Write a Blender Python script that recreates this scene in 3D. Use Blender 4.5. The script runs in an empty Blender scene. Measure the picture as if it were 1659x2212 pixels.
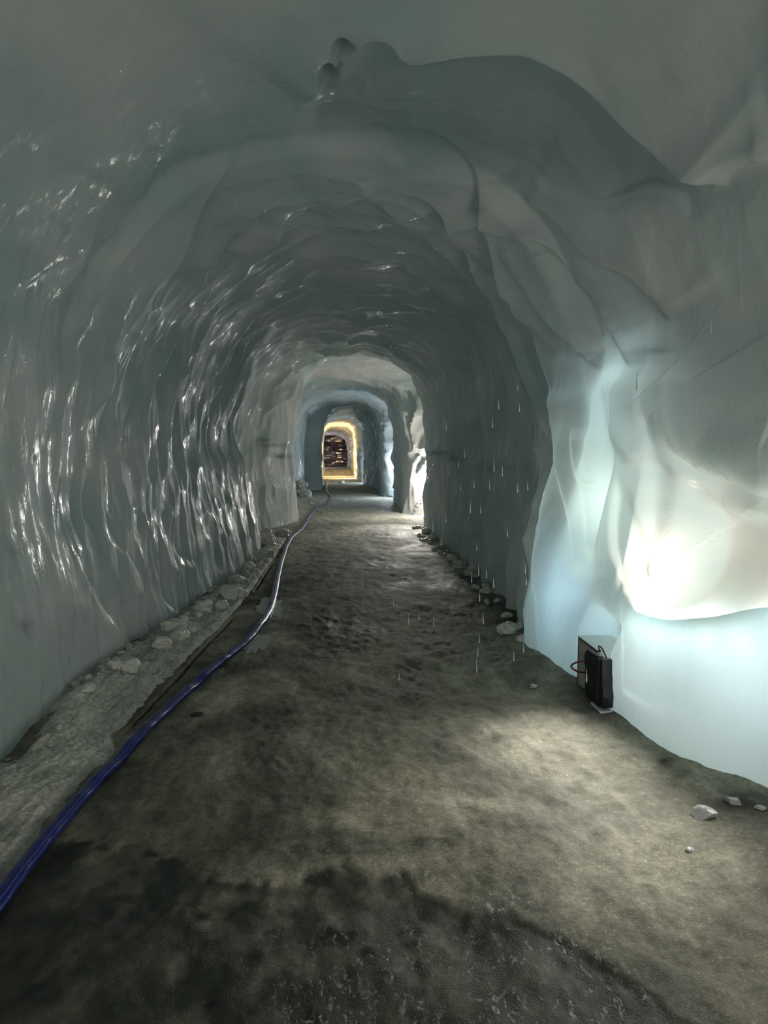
import bpy, bmesh, math, random
import numpy as np
from mathutils import Vector, Matrix

# ------------------------------------------------------------------ camera
SC = bpy.context.scene
COL = SC.collection
W, H, F = 1659.0, 2212.0, 1500.0
VPX, VPY = 735.0, 985.0            # where the tunnel axis (+Y) meets the picture
CAMZ = 1.6
PITCH = math.atan((H/2-VPY)/F)
YAW = math.atan((W/2-VPX)*math.cos(PITCH)/F)
cam_d = bpy.data.cameras.new('camera')
cam = bpy.data.objects.new('camera', cam_d); COL.objects.link(cam)
cam_d.sensor_fit = 'VERTICAL'; cam_d.sensor_height = 34.6
cam_d.lens = 34.6*F/H
cam_d.clip_start = 0.05; cam_d.clip_end = 300
cam.location = (0, 0, CAMZ)
cam.rotation_euler = (math.pi/2-PITCH, 0, -YAW)
SC.camera = cam
RM = cam.rotation_euler.to_matrix()

def ray(px, py):
    return RM @ Vector(((px-W/2)/F, -(py-H/2)/F, -1.0))
def C(px, py, d):                  # world x, z of a picture point lying at depth y = d
    v = ray(px, py); k = d/v.y
    return (v.x*k, CAMZ+v.z*k)
def FL(px, py, z=0.0):             # world x, y of a picture point lying at height z
    v = ray(px, py); k = (z-CAMZ)/v.z
    return (v.x*k, v.y*k)

# ------------------------------------------------------------------ light, world, exposure
world = bpy.data.worlds.new('world'); SC.world = world
world.use_nodes = True
bg = world.node_tree.nodes['Background']
bg.inputs[0].default_value = (0.62, 0.72, 0.70, 1)   # ambient fill added all round, let in through the translucent ice
bg.inputs[1].default_value = 0.12

def lamp(name, loc, watts, col, r=0.05):
    l = bpy.data.lights.new(name, 'POINT'); l.energy = watts; l.color = col
    l.shadow_soft_size = r
    o = bpy.data.objects.new(name, l); COL.objects.link(o); o.location = loc
    return o
WARM = (1.0, 0.86, 0.68); COOL = (0.74, 0.87, 1.0); NEUT = (1.0, 0.95, 0.88); ORANGE = (1.0, 0.66, 0.32)
def spot(name, loc, target, watts, col, ang=150, r=0.06, blend=0.6):
    l = bpy.data.lights.new(name, 'SPOT'); l.energy = watts; l.color = col
    l.shadow_soft_size = r; l.spot_size = math.radians(ang); l.spot_blend = blend
    o = bpy.data.objects.new(name, l); COL.objects.link(o); o.location = loc
    o.rotation_euler = (Vector(target)-Vector(loc)).to_track_quat('-Z', 'Y').to_euler()
    return o
# lamps standing in the bowl of the niche, and lamps frozen in behind the ice skin around it
PINKISH = (1.0, 0.86, 0.84)
lamp('niche_lamp_light', (1.92, 4.11, 0.92), 5.5, WARM, 0.04)
lamp('niche_lamp_light', (2.12, 3.52, 0.80), 2.5, WARM, 0.03)
lamp('niche_lamp_light', (2.20, 2.98, 0.95), 6, WARM, 0.04)
spot('niche_floor_fill', (1.98, 4.00, 0.98), (1.25, 3.45, 0.0), 115, NEUT, 84, 0.10, 1.0)  # spots added to brighten the floor patch below the niche
spot('niche_floor_fill', (2.15, 3.10, 1.15), (1.40, 2.45, 0.0), 95, NEUT, 84, 0.10, 1.0)
for ly, lx, lz in ((2.75, 2.20, 0.82), (3.0, 2.09, 0.76), (3.22, 2.02, 0.70), (3.42, 1.965, 0.63), (3.60, 1.94, 0.58), (3.78, 1.90, 0.54), (3.94, 1.87, 0.53), (4.06, 1.86, 0.54)):
    lamp('lip_lamp_light', (lx, ly, lz), 0.8, WARM, 0.05)      # lamps strung inside the lip of the niche
lamp('embedded_lamp_light', (2.48, 2.95, 0.66), 17, PINKISH, 0.12)
lamp('embedded_lamp_light', (2.28, 3.42, 0.60), 16, PINKISH, 0.12)
lamp('embedded_lamp_light', (2.13, 3.88, 0.50), 14, PINKISH, 0.12)
lamp('embedded_lamp_light', (2.22, 4.95, 1.20), 36, WARM, 0.15)
lamp('embedded_lamp_light', (2.35, 4.95, 1.95), 22, NEUT, 0.2)
lamp('embedded_lamp_light', (2.00, 5.15, 0.50), 15, COOL, 0.15)
lamp('alcove_lamp_light', (2.22, 18.15, 0.95), 130, NEUT, 0.06)
spot('alcove_floor_fill', (1.95, 17.7, 1.3), (0.70, 13.6, 0.0), 480, NEUT, 60, 0.08, 1.0)  # spot added to brighten the path in front of the alcove
lamp('alcove_lamp_light', (2.05, 26.2, 1.1), 130, COOL, 0.06)
lamp('alcove_lamp_light', (1.65, 41.0, 0.9), 120, COOL, 0.06)
spot('portal_lamp_light', (0.95, 48.5, 0.45), (-0.6, 54, 2.4), 2400, ORANGE, 160)
spot('portal_lamp_light', (-1.0, 53.0, 0.4), (0.8, 56, 2.6), 1500, ORANGE, 160)
lamp('end_chamber_light', (-2.0, 68.0, 2.2), 110, (1.0, 0.85, 1.0), 0.08)
lamp('rear_fill_light', (-1.4, -2.2, 0.7), 64, NEUT, 0.25)  # fill lights added behind the camera, out of view
lamp('rear_fill_light', (1.4, -2.8, 0.9), 118, NEUT, 0.25)

SC.view_settings.view_transform = 'Standard'
SC.view_settings.look = 'None'
SC.view_settings.exposure = 0.0
SC.view_settings.gamma = 1.0
SC.view_settings.use_curve_mapping = False
SC.cycles.use_denoising = True
SC.cycles.max_bounces = 8
SC.cycles.diffuse_bounces = 6
SC.cycles.use_adaptive_sampling = True
SC.cycles.adaptive_threshold = 0.02
SC.cycles.glossy_bounces = 3
SC.cycles.transmission_bounces = 8
SC.cycles.sample_clamp_indirect = 6.0
SC.cycles.caustics_reflective = False
SC.cycles.caustics_refractive = False

# ------------------------------------------------------------------ numpy noise
def _h(ix, iy, iz, s):
    n = (ix.astype(np.int64)*73856093) ^ (iy.astype(np.int64)*19349663) ^ (iz.astype(np.int64)*83492791) ^ (s*2654435761)
    n = (n ^ (n >> 13))*1274126177 & 0xffffffff
    n = (n ^ (n >> 16))*2246822519 & 0xffffffff
    n = n ^ (n >> 15)
    return (n & 0xffffff)/float(0xffffff)
def vnoise(x, y, z, s=0):
    x, y, z = np.broadcast_arrays(x, y, z)
    ix, iy, iz = np.floor(x), np.floor(y), np.floor(z)
    fx, fy, fz = x-ix, y-iy, z-iz
    u, v, w = [t*t*t*(t*(t*6-15)+10) for t in (fx, fy, fz)]
    r = 0
    for a in (0, 1):
        for b in (0, 1):
            for c in (0, 1):
                wt = (u if a else 1-u)*(v if b else 1-v)*(w if c else 1-w)
                r = r+wt*_h(ix+a, iy+b, iz+c, s)
    return r*2-1
def fbm(x, y, z, s=0, o=4, g=0.5):
    r = 0; a = 1.0; f = 1.0
    for k in range(o):
        r = r+a*vnoise(x*f, y*f, z*f, s+k); a *= g; f *= 2.03
    return r
def worley(x, y, s=0):             # smooth cellular distance: 0 in a hollow's heart, large on its rims
    ix, iy = np.floor(x), np.floor(y)
    best = np.full(x.shape, 9.0)
    zz = np.zeros_like(ix)
    for a in (-1, 0, 1):
        for b in (-1, 0, 1):
            px = ix+a+0.1+0.8*_h(ix+a, iy+b, zz, s)
            py = iy+b+0.1+0.8*_h(ix+a, iy+b, zz, s+7)
            best = np.minimum(best, (x-px)**2+(y-py)**2)
    return best
def sst(a, b, x):
    t = np.clip((x-a)/(b-a), 0, 1); return t*t*(3-2*t)

# ------------------------------------------------------------------ node helpers
def new_mat(name):
    m = bpy.data.materials.new(name); m.use_nodes = True
    nt = m.node_tree; nt.nodes.clear()
    out = nt.nodes.new('ShaderNodeOutputMaterial')
    p = nt.nodes.new('ShaderNodeBsdfPrincipled')
    nt.links.new(p.outputs[0], out.inputs[0])
    return m, nt, p, out
def noise_node(nt, scale, detail=4, rough=0.55, stretch=(1, 1, 1), dist=0.0):
    tc = nt.nodes.new('ShaderNodeNewGeometry')
    mp = nt.nodes.new('ShaderNodeMapping'); mp.inputs['Scale'].default_value = stretch
    nt.links.new(tc.outputs['Position'], mp.inputs[0])
    n = nt.nodes.new('ShaderNodeTexNoise'); n.inputs['Scale'].default_value = scale
    n.inputs['Detail'].default_value = detail; n.inputs['Roughness'].default_value = rough
    n.inputs['Distortion'].default_value = dist
    nt.links.new(mp.outputs[0], n.inputs[0])
    return n
def ramp(nt, src, stops):
    r = nt.nodes.new('ShaderNodeValToRGB')
    while len(r.color_ramp.elements) < len(stops): r.color_ramp.elements.new(0.5)
    for e, (p, c) in zip(r.color_ramp.elements, stops):
        e.position = p; e.color = (c[0], c[1], c[2], 1) if hasattr(c, '__len__') else (c, c, c, 1)
    nt.links.new(src, r.inputs[0])
    return r
def mixc(nt, fac, a, b, mode='MIX'):
    m = nt.nodes.new('ShaderNodeMix'); m.data_type = 'RGBA'; m.blend_type = mode
    for sock, v in ((m.inputs[0], fac), (m.inputs[6], a), (m.inputs[7], b)):
        if isinstance(v, (int, float)): sock.default_value = v
        elif isinstance(v, tuple): sock.default_value = (*v, 1)
        else: nt.links.new(v, sock)
    return m.outputs[2]
def bump(nt, h, strength, dist, nrm=None):
    b = nt.nodes.new('ShaderNodeBump'); b.inputs['Strength'].default_value = strength
    b.inputs['Distance'].default_value = dist
    nt.links.new(h, b.inputs['Height'])
    if nrm: nt.links.new(nrm, b.inputs['Normal'])
    return b.outputs[0]

def ice_material():
    m, nt, p, out = new_mat('glacier_ice')
    big = noise_node(nt, 0.8, 4, 0.5, (1, 0.7, 1.6), 0.6)
    base = ramp(nt, big.outputs[0], [(0.32, (0.47, 0.56, 0.54)), (0.5, (0.62, 0.64, 0.62)), (0.66, (0.74, 0.72, 0.69))]).outputs[0]
    # thin ash layers frozen into the ice
    ash = noise_node(nt, 1.0, 6, 0.65, (0.35, 0.35, 5.0), 0.9)
    am = ramp(nt, ash.outputs[0], [(0.66, 0.0), (0.74, 1.0)]).outputs[0]
    patch = noise_node(nt, 1.6, 3, 0.5)
    pm = ramp(nt, patch.outputs[0], [(0.5, 0.0), (0.62, 0.55)]).outputs[0]
    mul = nt.nodes.new('ShaderNodeMath'); mul.operation = 'MULTIPLY'
    nt.links.new(am, mul.inputs[0]); nt.links.new(pm, mul.inputs[1])
    c = mixc(nt, mul.outputs[0], base, (0.16, 0.17, 0.15))
    a1 = nt.nodes.new('ShaderNodeAttribute'); a1.attribute_name = 'ash'  # ash marks, plus shade painted into the ceiling holes
    a2 = nt.nodes.new('ShaderNodeAttribute'); a2.attribute_name = 'clear'  # mask that darkens the ice colour inside the ceiling hollow
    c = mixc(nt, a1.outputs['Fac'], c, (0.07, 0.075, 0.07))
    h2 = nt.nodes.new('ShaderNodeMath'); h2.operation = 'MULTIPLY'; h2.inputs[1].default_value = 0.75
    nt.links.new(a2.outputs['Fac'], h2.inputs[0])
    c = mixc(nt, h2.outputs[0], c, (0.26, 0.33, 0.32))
    nt.links.new(c, p.inputs['Base Color'])
    rr = noise_node(nt, 7.0, 4, 0.65, (1.5, 1.5, 0.4))
    rv = ramp(nt, rr.outputs[0], [(0.40, 0.12), (0.50, 0.50)]).outputs[0]
    nt.links.new(rv, p.inputs['Roughness'])
    p.inputs['IOR'].default_value = 1.31
    p.inputs['Specular IOR Level'].default_value = 0.26
    b1 = noise_node(nt, 9.0, 3, 0.5, (1.2, 1.2, 0.6), 0.3)
    b2 = noise_node(nt, 38.0, 3, 0.6)
    n1 = bump(nt, b1.outputs[0], 0.22, 0.02)
    n2 = bump(nt, b2.outputs[0], 0.5, 0.004, n1)
    nt.links.new(n2, p.inputs['Normal'])
    tr = nt.nodes.new('ShaderNodeBsdfTranslucent')
    tr.inputs[0].default_value = (0.55, 0.82, 0.90, 1)
    mx = nt.nodes.new('ShaderNodeMixShader'); mx.inputs[0].default_value = 0.26
    nt.links.new(p.outputs[0], mx.inputs[1]); nt.links.new(tr.outputs[0], mx.inputs[2])
    nt.links.new(mx.outputs[0], out.inputs[0])
    return m

def floor_material(name='trodden_ice', light=False):
    m, nt, p, out = new_mat(name)
    big = noise_node(nt, 1.1, 6, 0.6, (1, 0.8, 1), 0.8)
    mid = noise_node(nt, 9.0, 6, 0.7)
    fine = noise_node(nt, 130.0, 3, 0.7)
    if light:
        c0 = ramp(nt, big.outputs[0], [(0.3, (0.46, 0.46, 0.40)), (0.7, (0.72, 0.715, 0.64))]).outputs[0]
    else:
        c0 = ramp(nt, big.outputs[0], [(0.36, (0.06, 0.062, 0.05)), (0.5, (0.19, 0.185, 0.14)), (0.66, (0.42, 0.40, 0.31))]).outputs[0]
    c1 = mixc(nt, 0.55, c0, ramp(nt, mid.outputs[0], [(0.3, 0.5), (0.7, 1.35)]).outputs[0], 'MULTIPLY')
    sp = ramp(nt, fine.outputs[0], [(0.62, 0.0), (0.72, 0.5)]).outputs[0]
    c2 = mixc(nt, sp, c1, (0.62, 0.62, 0.56))
    gr = noise_node(nt, 45.0, 5, 0.75)
    c2 = mixc(nt, 0.8, c2, ramp(nt, gr.outputs[0], [(0.32, 0.62), (0.5, 1.0), (0.68, 1.5)]).outputs[0], 'MULTIPLY')
    vo = nt.nodes.new('ShaderNodeTexVoronoi'); vo.inputs['Scale'].default_value = 42.0
    ge = nt.nodes.new('ShaderNodeNewGeometry'); nt.links.new(ge.outputs['Position'], vo.inputs['Vector'])
    vm = ramp(nt, vo.outputs['Distance'], [(0.10, 1.0), (0.17, 0.0)]).outputs[0]  # bright flecks painted into the colour as sparkle
    c2 = mixc(nt, vm, c2, (0.66, 0.66, 0.62)) if light else c2
    rr = ramp(nt, big.outputs[0], [(0.36, 0.52), (0.56, 0.75)]).outputs[0]
    if not light:
        aw = nt.nodes.new('ShaderNodeAttribute'); aw.attribute_name = 'wet'  # wet pool, plus a darker tone over the near left floor
        ad = nt.nodes.new('ShaderNodeAttribute'); ad.attribute_name = 'dirt'
        asn = nt.nodes.new('ShaderNodeAttribute'); asn.attribute_name = 'snow'  # packed snow far off, plus a painted pool of light near the niche
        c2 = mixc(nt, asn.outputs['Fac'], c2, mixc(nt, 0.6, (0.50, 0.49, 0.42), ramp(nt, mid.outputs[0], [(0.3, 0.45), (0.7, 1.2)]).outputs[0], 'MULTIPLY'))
        c2 = mixc(nt, aw.outputs['Fac'], c2, (0.035, 0.04, 0.034))
        ac = nt.nodes.new('ShaderNodeAttribute'); ac.attribute_name = 'crust'
        cn = noise_node(nt, 30.0, 5, 0.75, (1.5, 0.8, 1), 0.6)
        cr_ = ramp(nt, cn.outputs[0], [(0.55, 0.0), (0.66, 1.0)]).outputs[0]
        cm_ = nt.nodes.new('ShaderNodeMath'); cm_.operation = 'MULTIPLY'
        nt.links.new(cr_, cm_.inputs[0]); nt.links.new(ac.outputs['Fac'], cm_.inputs[1])
        c2 = mixc(nt, cm_.outputs[0], c2, (0.40, 0.40, 0.37))
        vk = nt.nodes.new('ShaderNodeMath'); vk.operation = 'MULTIPLY'; vk.inputs[1].default_value = 0.7
        nt.links.new(vm, vk.inputs[0])
        c2 = mixc(nt, vk.outputs[0], c2, mixc(nt, 1.0, c2, (2.2, 2.2, 2.2), 'MULTIPLY'))
        c2 = mixc(nt, ad.outputs['Fac'], c2, (0.045, 0.042, 0.032))
        rr = mixc(nt, aw.outputs['Fac'], rr, (0.34, 0.34, 0.34))
    nt.links.new(c2, p.inputs['Base Color'])
    nt.links.new(rr, p.inputs['Roughness'])
    p.inputs['IOR'].default_value = 1.31
    p.inputs['Specular IOR Level'].default_value = 0.22
    n1 = bump(nt, mid.outputs[0], 0.3, 0.015)
    n2 = bump(nt, fine.outputs[0], 0.8, 0.005, n1)
    nt.links.new(n2, p.inputs['Normal'])
    return m

def simple(name, col, rough=0.5, metal=0.0, spec=0.5, bump_s=None):
    m, nt, p, out = new_mat(name)
    n = noise_node(nt, 40.0, 3)
    c = mixc(nt, 1.0, tuple(col), ramp(nt, n.outputs[0], [(0.3, 0.85), (0.7, 1.1)]).outputs[0], 'MULTIPLY')
    nt.links.new(c, p.inputs['Base Color'])
    p.inputs['Roughness'].default_value = rough; p.inputs['Metallic'].default_value = metal
    p.inputs['Specular IOR Level'].default_value = spec
    if bump_s:
        b = noise_node(nt, bump_s[0], 4)
        nt.links.new(bump(nt, b.outputs[0], bump_s[1], bump_s[2]), p.inputs['Normal'])
    return m

ICE = ice_material()
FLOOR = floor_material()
SNOW = floor_material('granular_snow', True)
for nd in SNOW.node_tree.nodes:
    if nd.bl_idname == 'ShaderNodeBump': nd.inputs['Distance'].default_value *= 1.8; nd.inputs['Strength'].default_value = 0.9

# ------------------------------------------------------------------ object helpers
def tag(o, label=None, cat=None, group=None, kind=None):
    if label: o['label'] = label
    if cat: o['category'] = cat
    if group: o['group'] = group
    if kind: o['kind'] = kind
    return o
def mesh_obj(name, V, Fc, mat, parent=None, smooth=True, normals=None):
    me = bpy.data.meshes.new(name)
    me.from_pydata([tuple(v) for v in V], [], [tuple(f) for f in Fc]); me.update()
    if smooth: me.polygons.foreach_set('use_smooth', [True]*len(me.polygons))
    me.materials.append(mat)
    o = bpy.data.objects.new(name, me); COL.objects.link(o)
    if parent: o.parent = parent
    return o
def grid_obj(name, P, mat, N=None, flip=False):
    """P: (n, m, 3) array -> a quad grid."""
    n, m = P.shape[:2]
    me = bpy.data.meshes.new(name)
    idx = np.arange(n*m).reshape(n, m)
    q = np.stack([idx[:-1, :-1], idx[1:, :-1], idx[1:, 1:], idx[:-1, 1:]], -1).reshape(-1, 4)
    if flip: q = q[:, ::-1]
    me.vertices.add(n*m); me.vertices.foreach_set('co', P.reshape(-1).astype(np.float32))
    me.loops.add(q.size); me.loops.foreach_set('vertex_index', q.reshape(-1).astype(np.int32))
    me.polygons.add(len(q)); me.polygons.foreach_set('loop_start', np.arange(0, q.size, 4, dtype=np.int32))
    me.polygons.foreach_set('use_smooth', np.ones(len(q), dtype=bool))
    me.update(calc_edges=True); me.validate()
    if N is not None:
        me.normals_split_custom_set_from_vertices(N.reshape(-1, 3).tolist())
    me.materials.append(mat)
    o = bpy.data.objects.new(name, me); COL.objects.link(o)
    return o
def empty(name, loc, rz=0.0):
    o = bpy.data.objects.new(name, None); COL.objects.link(o)
    o.location = loc; o.rotation_euler = (0, 0, rz); o.empty_display_size = 0.1
    return o

# ------------------------------------------------------------------ tunnel shell: a loft of cross-sections
# each cross-section: 21 points from the right base up over the crown down to the left base
ZW = [-0.15, 0.3, 0.6, 0.78, 0.92, 1.06, 1.28, 1.5, 1.68, 1.98]
def section(L, R, Hh, lean=0.0, p=2.5):
    """plain arched section; L and R are wall positions at eye level, Hh crown height"""
    pts = [(R+lean*(1.6-z), z) for z in ZW]
    cx = (L+R)/2; a = (R-L)/2; z0 = 1.9; b = Hh-z0
    for ang in (30, 52, 72, 90, 108, 128, 150):
        c, s = math.cos(math.radians(ang)), math.sin(math.radians(ang))
        x = cx+a*math.copysign(abs(c)**(2/p), c); z = z0+b*abs(s)**(2/p)
        pts.append((x, z))
    pts += [(L, 1.95), (L, 1.3), (L-lean*0.6, 0.7), (L-lean*1.4, -0.15)]
    return pts
def left(pts, xs):                 # override the four left wall x values (z 1.95, 1.3, .7, base)
    for k, x in zip((17, 18, 19, 20), xs): pts[k] = (x, pts[k][1])
    return pts
def right(pts, lst, start=0):
    for k, v in enumerate(lst): pts[start+k] = v
    return pts
CEIL = lambda s=1.0: [(1.75, 2.62), (1.28, 3.36), (0.75, 3.66), (0.0, 3.78), (-0.72, 3.66), (-1.3, 3.25), (-1.78, 2.6)]
S = []
def st(d, pts): S.append((d, pts))
st(-6, section(-1.9, 1.9, 3.6))
st(-2, section(-1.9, 1.95, 3.7))
st(1.2, section(-1.95, 2.0, 3.8))
def near(rt, ce=None, lw=(-1.98, -1.98, -1.9, -1.82)):
    pts = section(-1.98, 2, 3.8)
    right(pts, rt); right(pts, ce or [(1.95, 2.55), (1.5, 3.3), (0.85, 3.72), (0.0, 3.85), (-0.8, 3.72), (-1.45, 3.3), (-1.88, 2.65)], 10)
    return left(pts, lw)
st(2.1, near([(2.2, -.15), (2.2, .3), (2.18, .6), (2.16, .8), (2.16, .92), (2.16, 1.06), (2.16, 1.28), (2.15, 1.5), (2.12, 1.7), (2.1, 2.0)]))
st(2.55, near([(2.26, -.15), (2.25, .3), (2.24, .86), (2.27, .98), (2.36, .93), (2.52, 1.0), (2.6, 1.15), (2.52, 1.36), (2.32, 1.5), (2.22, 1.85)]))
st(3.05, near([(2.00, -.15), (2.00, .3), (1.99, .82), (2.025, .905), (2.16, .80), (2.42, .86), (2.54, 1.10), (2.46, 1.34), (2.24, 1.46), (2.13, 1.85)]))
st(3.45, near([(1.72, -.15), (1.77, .3), (1.865, .66), (1.90, .765), (2.02, .68), (2.30, .78), (2.48, 1.05), (2.42, 1.34), (2.19, 1.46), (2.08, 1.85)]))
st(3.80, near([(1.69, -.15), (1.72, .3), (1.79, .57), (1.825, .685), (1.95, .60), (2.24, .72), (2.42, 1.05), (2.36, 1.42), (2.15, 1.56), (2.03, 1.92)]))
st(4.04, near([(1.672, -.15), (1.68, .3), (1.765, .56), (1.80, .67), (1.90, .62), (2.20, .72), (2.36, 1.05), (2.28, 1.48), (2.08, 1.68), (1.98, 2.0)]))
st(4.12, near([(1.665, -.15), (1.668, .34), (1.76, .56), (1.795, .69), (1.88, .66), (2.10, .76), (2.18, 1.05), (2.20, 1.50), (2.04, 1.72), (1.96, 2.02)]))
st(4.19, near([(1.92, -.15), (1.90, .42), (1.75, .56), (1.79, .71), (1.86, .72), (1.99, .80), (2.06, 1.08), (2.10, 1.52), (2.00, 1.76), (1.95, 2.04)]))
st(4.30, near([(1.98, -.15), (1.96, .44), (1.75, .58), (1.78, .72), (1.84, .78), (1.97, .88), (2.00, 1.14), (2.02, 1.55), (1.97, 1.78), (1.93, 2.05)]))
st(4.37, near([(1.98, -.15), (1.96, .44), (1.755, .58), (1.765, .76), (1.80, .88), (1.84, 1.00), (1.88, 1.24), (1.94, 1.55), (1.93, 1.78), (1.91, 2.05)]))
st(4.62, near([(1.95, -.15), (1.92, .42), (1.76, .60), (1.77, .80), (1.785, .94), (1.80, 1.08), (1.83, 1.30), (1.87, 1.52), (1.89, 1.72), (1.90, 2.02)]))
st(4.74, near([(1.66, -.15), (1.66, .30), (1.74, .60), (1.79, .80), (1.82, .94), (1.86, 1.08), (1.90, 1.30), (1.92, 1.52), (1.92, 1.72), (1.92, 2.02)]))
st(5.05, near([(1.60, -.15), (1.60, .30), (1.64, .60), (1.68, .80), (1.72, .94), (1.77, 1.08), (1.82, 1.30), (1.85, 1.52), (1.87, 1.72), (1.88, 2.0)]))
st(5.25, near([(1.58, -.15), (1.58, .30), (1.61, .60), (1.66, .80), (1.71, .94), (1.77, 1.08), (1.83, 1.30), (1.88, 1.52), (1.90, 1.72), (1.90, 2.0)], CEIL()))
st(5.60, near([(1.53, -.15), (1.53, .30), (1.54, .60), (1.565, .80), (1.60, .94), (1.64, 1.08), (1.70, 1.30), (1.76, 1.52), (1.79, 1.72), (1.82, 2.0)], CEIL(), (-1.95, -1.95, -1.86, -1.76)))
st(5.78, near([(1.58, -.15), (1.56, .30), (1.56, .60), (1.58, .80), (1.61, .94), (1.65, 1.08), (1.71, 1.30), (1.77, 1.52), (1.80, 1.72), (1.83, 2.0)], CEIL(), (-1.95, -1.95, -1.86, -1.76)))
st(6.05, left(right(section(-1.9, 1.88, 3.78, -0.05), CEIL(), 10), (-1.93, -1.92, -1.83, -1.72)))
st(8.0, left(section(-1.85, 1.92, 3.72, -0.06), (-1.85, -1.8, -1.68, -1.55)))
st(10.0, left(section(-1.75, 1.95, 3.75, -0.02), (-1.75, -1.65, -1.52, -1.42)))
st(11.4, left(section(-1.7, 1.9, 3.75, 0.0), (-1.7, -1.5, -1.4, -1.32)))
st(12.6, left(section(-1.9, 1.85, 3.78, 0.0), (-1.95, -1.85, -1.8, -1.75)))
st(14.4, left(section(-1.95, 1.92, 3.82, 0.0), (-1.95, -1.9, -1.82, -1.7)))
st(15.6, section(-1.45, 1.97, 3.9, 0.0))
st(16.8, section(-1.12, 2.08, 3.95, 0.0, 3.5))
st(17.1, section(-1.10, 2.75, 4.0, 0.0, 3.5))
st(18.0, section(-1.40, 2.75, 3.95, 0.0, 3.5))
st(19.0, section(-1.42, 1.80, 3.75, 0.0, 3.2))
st(22.0, section(-1.5, 1.88, 3.8, 0.0, 3.0))
st(24.6, section(-1.6, 1.92, 3.9, 0.0, 3.0))
st(25.0, section(-1.6, 2.5, 3.9, 0.0, 3.0))
st(26.3, section(-1.6, 2.5, 3.9, 0.0, 3.0))
st(27.3, section(-1.6, 1.66, 3.9, 0.0, 3.0))
st(32.4, section(-1.55, 1.80, 4.0, 0.0, 3.0))
st(33.0, section(-0.90, 1.80, 4.1, 0.0, 2.6))
st(38.0, section(-1.1, 1.45, 4.0, 0.0, 2.6))
st(39.6, section(-1.2, 1.32, 3.95, 0.0, 2.8))
st(40.2, section(-1.2, 1.9, 3.95, 0.0, 2.8))
st(42.0, section(-1.2, 1.9, 3.95, 0.0, 2.8))
st(43.2, section(-1.2, 1.22, 3.95, 0.0, 3.4))
st(50.0, section(-1.4, 1.15, 3.95, 0.0, 3.6))
st(59.5, section(-1.4, 1.08, 4.0, 0.0, 3.6))
st(60.2, section(-2.6, 0.95, 3.95, 0.0, 3.2))
st(76.0, section(-2.6, 0.7, 3.6, 0.0, 3.0))

def pchip(xk, yk, x):              # shape-preserving cubic, yk (n, ...) over axis 0
    hk = np.diff(xk); sh = (-1,)+(1,)*(yk.ndim-1)
    dl = np.diff(yk, axis=0)/hk.reshape(sh)
    m = np.zeros_like(yk)
    w1 = (2*hk[1:]+hk[:-1]).reshape(sh); w2 = (hk[1:]+2*hk[:-1]).reshape(sh)
    a, b = dl[:-1], dl[1:]
    ok = a*b > 0
    with np.errstate(divide='ignore', invalid='ignore'):
        mm = (w1+w2)/(w1/a+w2/b)
    m[1:-1] = np.where(ok, mm, 0); m[0] = dl[0]; m[-1] = dl[-1]
    i = np.clip(np.searchsorted(xk, x)-1, 0, len(xk)-2)
    t = ((x-xk[i])/hk[i]).reshape(sh); h_ = hk[i].reshape(sh)
    return (yk[i]*(2*t**3-3*t**2+1)+m[i]*h_*(t**3-2*t**2+t)+yk[i+1]*(-2*t**3+3*t**2)+m[i+1]*h_*(t**3-t**2))
def catmull(P, t):                 # P (k, ..., 2) control points over axis 0
    k = len(P); i = np.clip(np.floor(t).astype(int), 0, k-2); f = (t-i)
    f = f.reshape((-1,)+(1,)*(P.ndim-1))
    p0 = P[np.maximum(i-1, 0)]; p1 = P[i]; p2 = P[i+1]; p3 = P[np.minimum(i+2, k-1)]
    return 0.5*((2*p1)+(-p0+p2)*f+(2*p0-5*p1+4*p2-p3)*f**2+(-p0+3*p1-3*p2+p3)*f**3)

ds = np.concatenate([np.arange(-6, 2.0, 0.08), np.arange(2.0, 6.5, 0.0125),
                     6.5*np.exp(np.arange(0, math.log(20/6.5), 0.0028)),
                     20*np.exp(np.arange(0, math.log(76/20)+0.004, 0.0045))])
ds[-1] = 76.0
SK = np.array([s[0] for s in S], float)
SP = np.array([s[1] for s in S], float)               # (stations, 21, 2)
rows = pchip(SK, SP, ds)                               # (rows, 21, 2)
# t sampling: dense on the right side near the niche
seg = [20]*2+[26]*7+[64]+[56]*7+[44]*3                 # samples in each of the 20 spans
seg = seg[:20]; seg += [40]*(20-len(seg))
ts = np.concatenate([np.arange(n)/n+i for i, n in enumerate(seg)]+[[20.0]])
XZ = catmull(np.swapaxes(rows, 0, 1), ts)              # (t, rows, 2)
XZ = np.swapaxes(XZ, 0, 1)
NR, NT = XZ.shape[:2]
P = np.zeros((NR, NT, 3)); P[..., 0] = XZ[..., 0]; P[..., 2] = XZ[..., 1]; P[..., 1] = ds[:, None]
def grid_normals(P):
    a = np.gradient(P, axis=0); b = np.gradient(P, axis=1)
    n = np.cross(a, b); n /= np.linalg.norm(n, axis=-1, keepdims=True)+1e-12
    return n
N0 = grid_normals(P)
mid = np.array([0.15, 0, 1.7])
sgn = np.sign(np.mean(((mid-P)*N0)[..., [0, 2]].sum(-1)))
N0 *= sgn                                              # pointing into the tunnel
x, y, z = P[..., 0], P[..., 1], P[..., 2]
u = np.concatenate([np.zeros((NR, 1)), np.cumsum(np.linalg.norm(np.diff(XZ, axis=1), axis=-1), axis=1)], 1)
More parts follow.
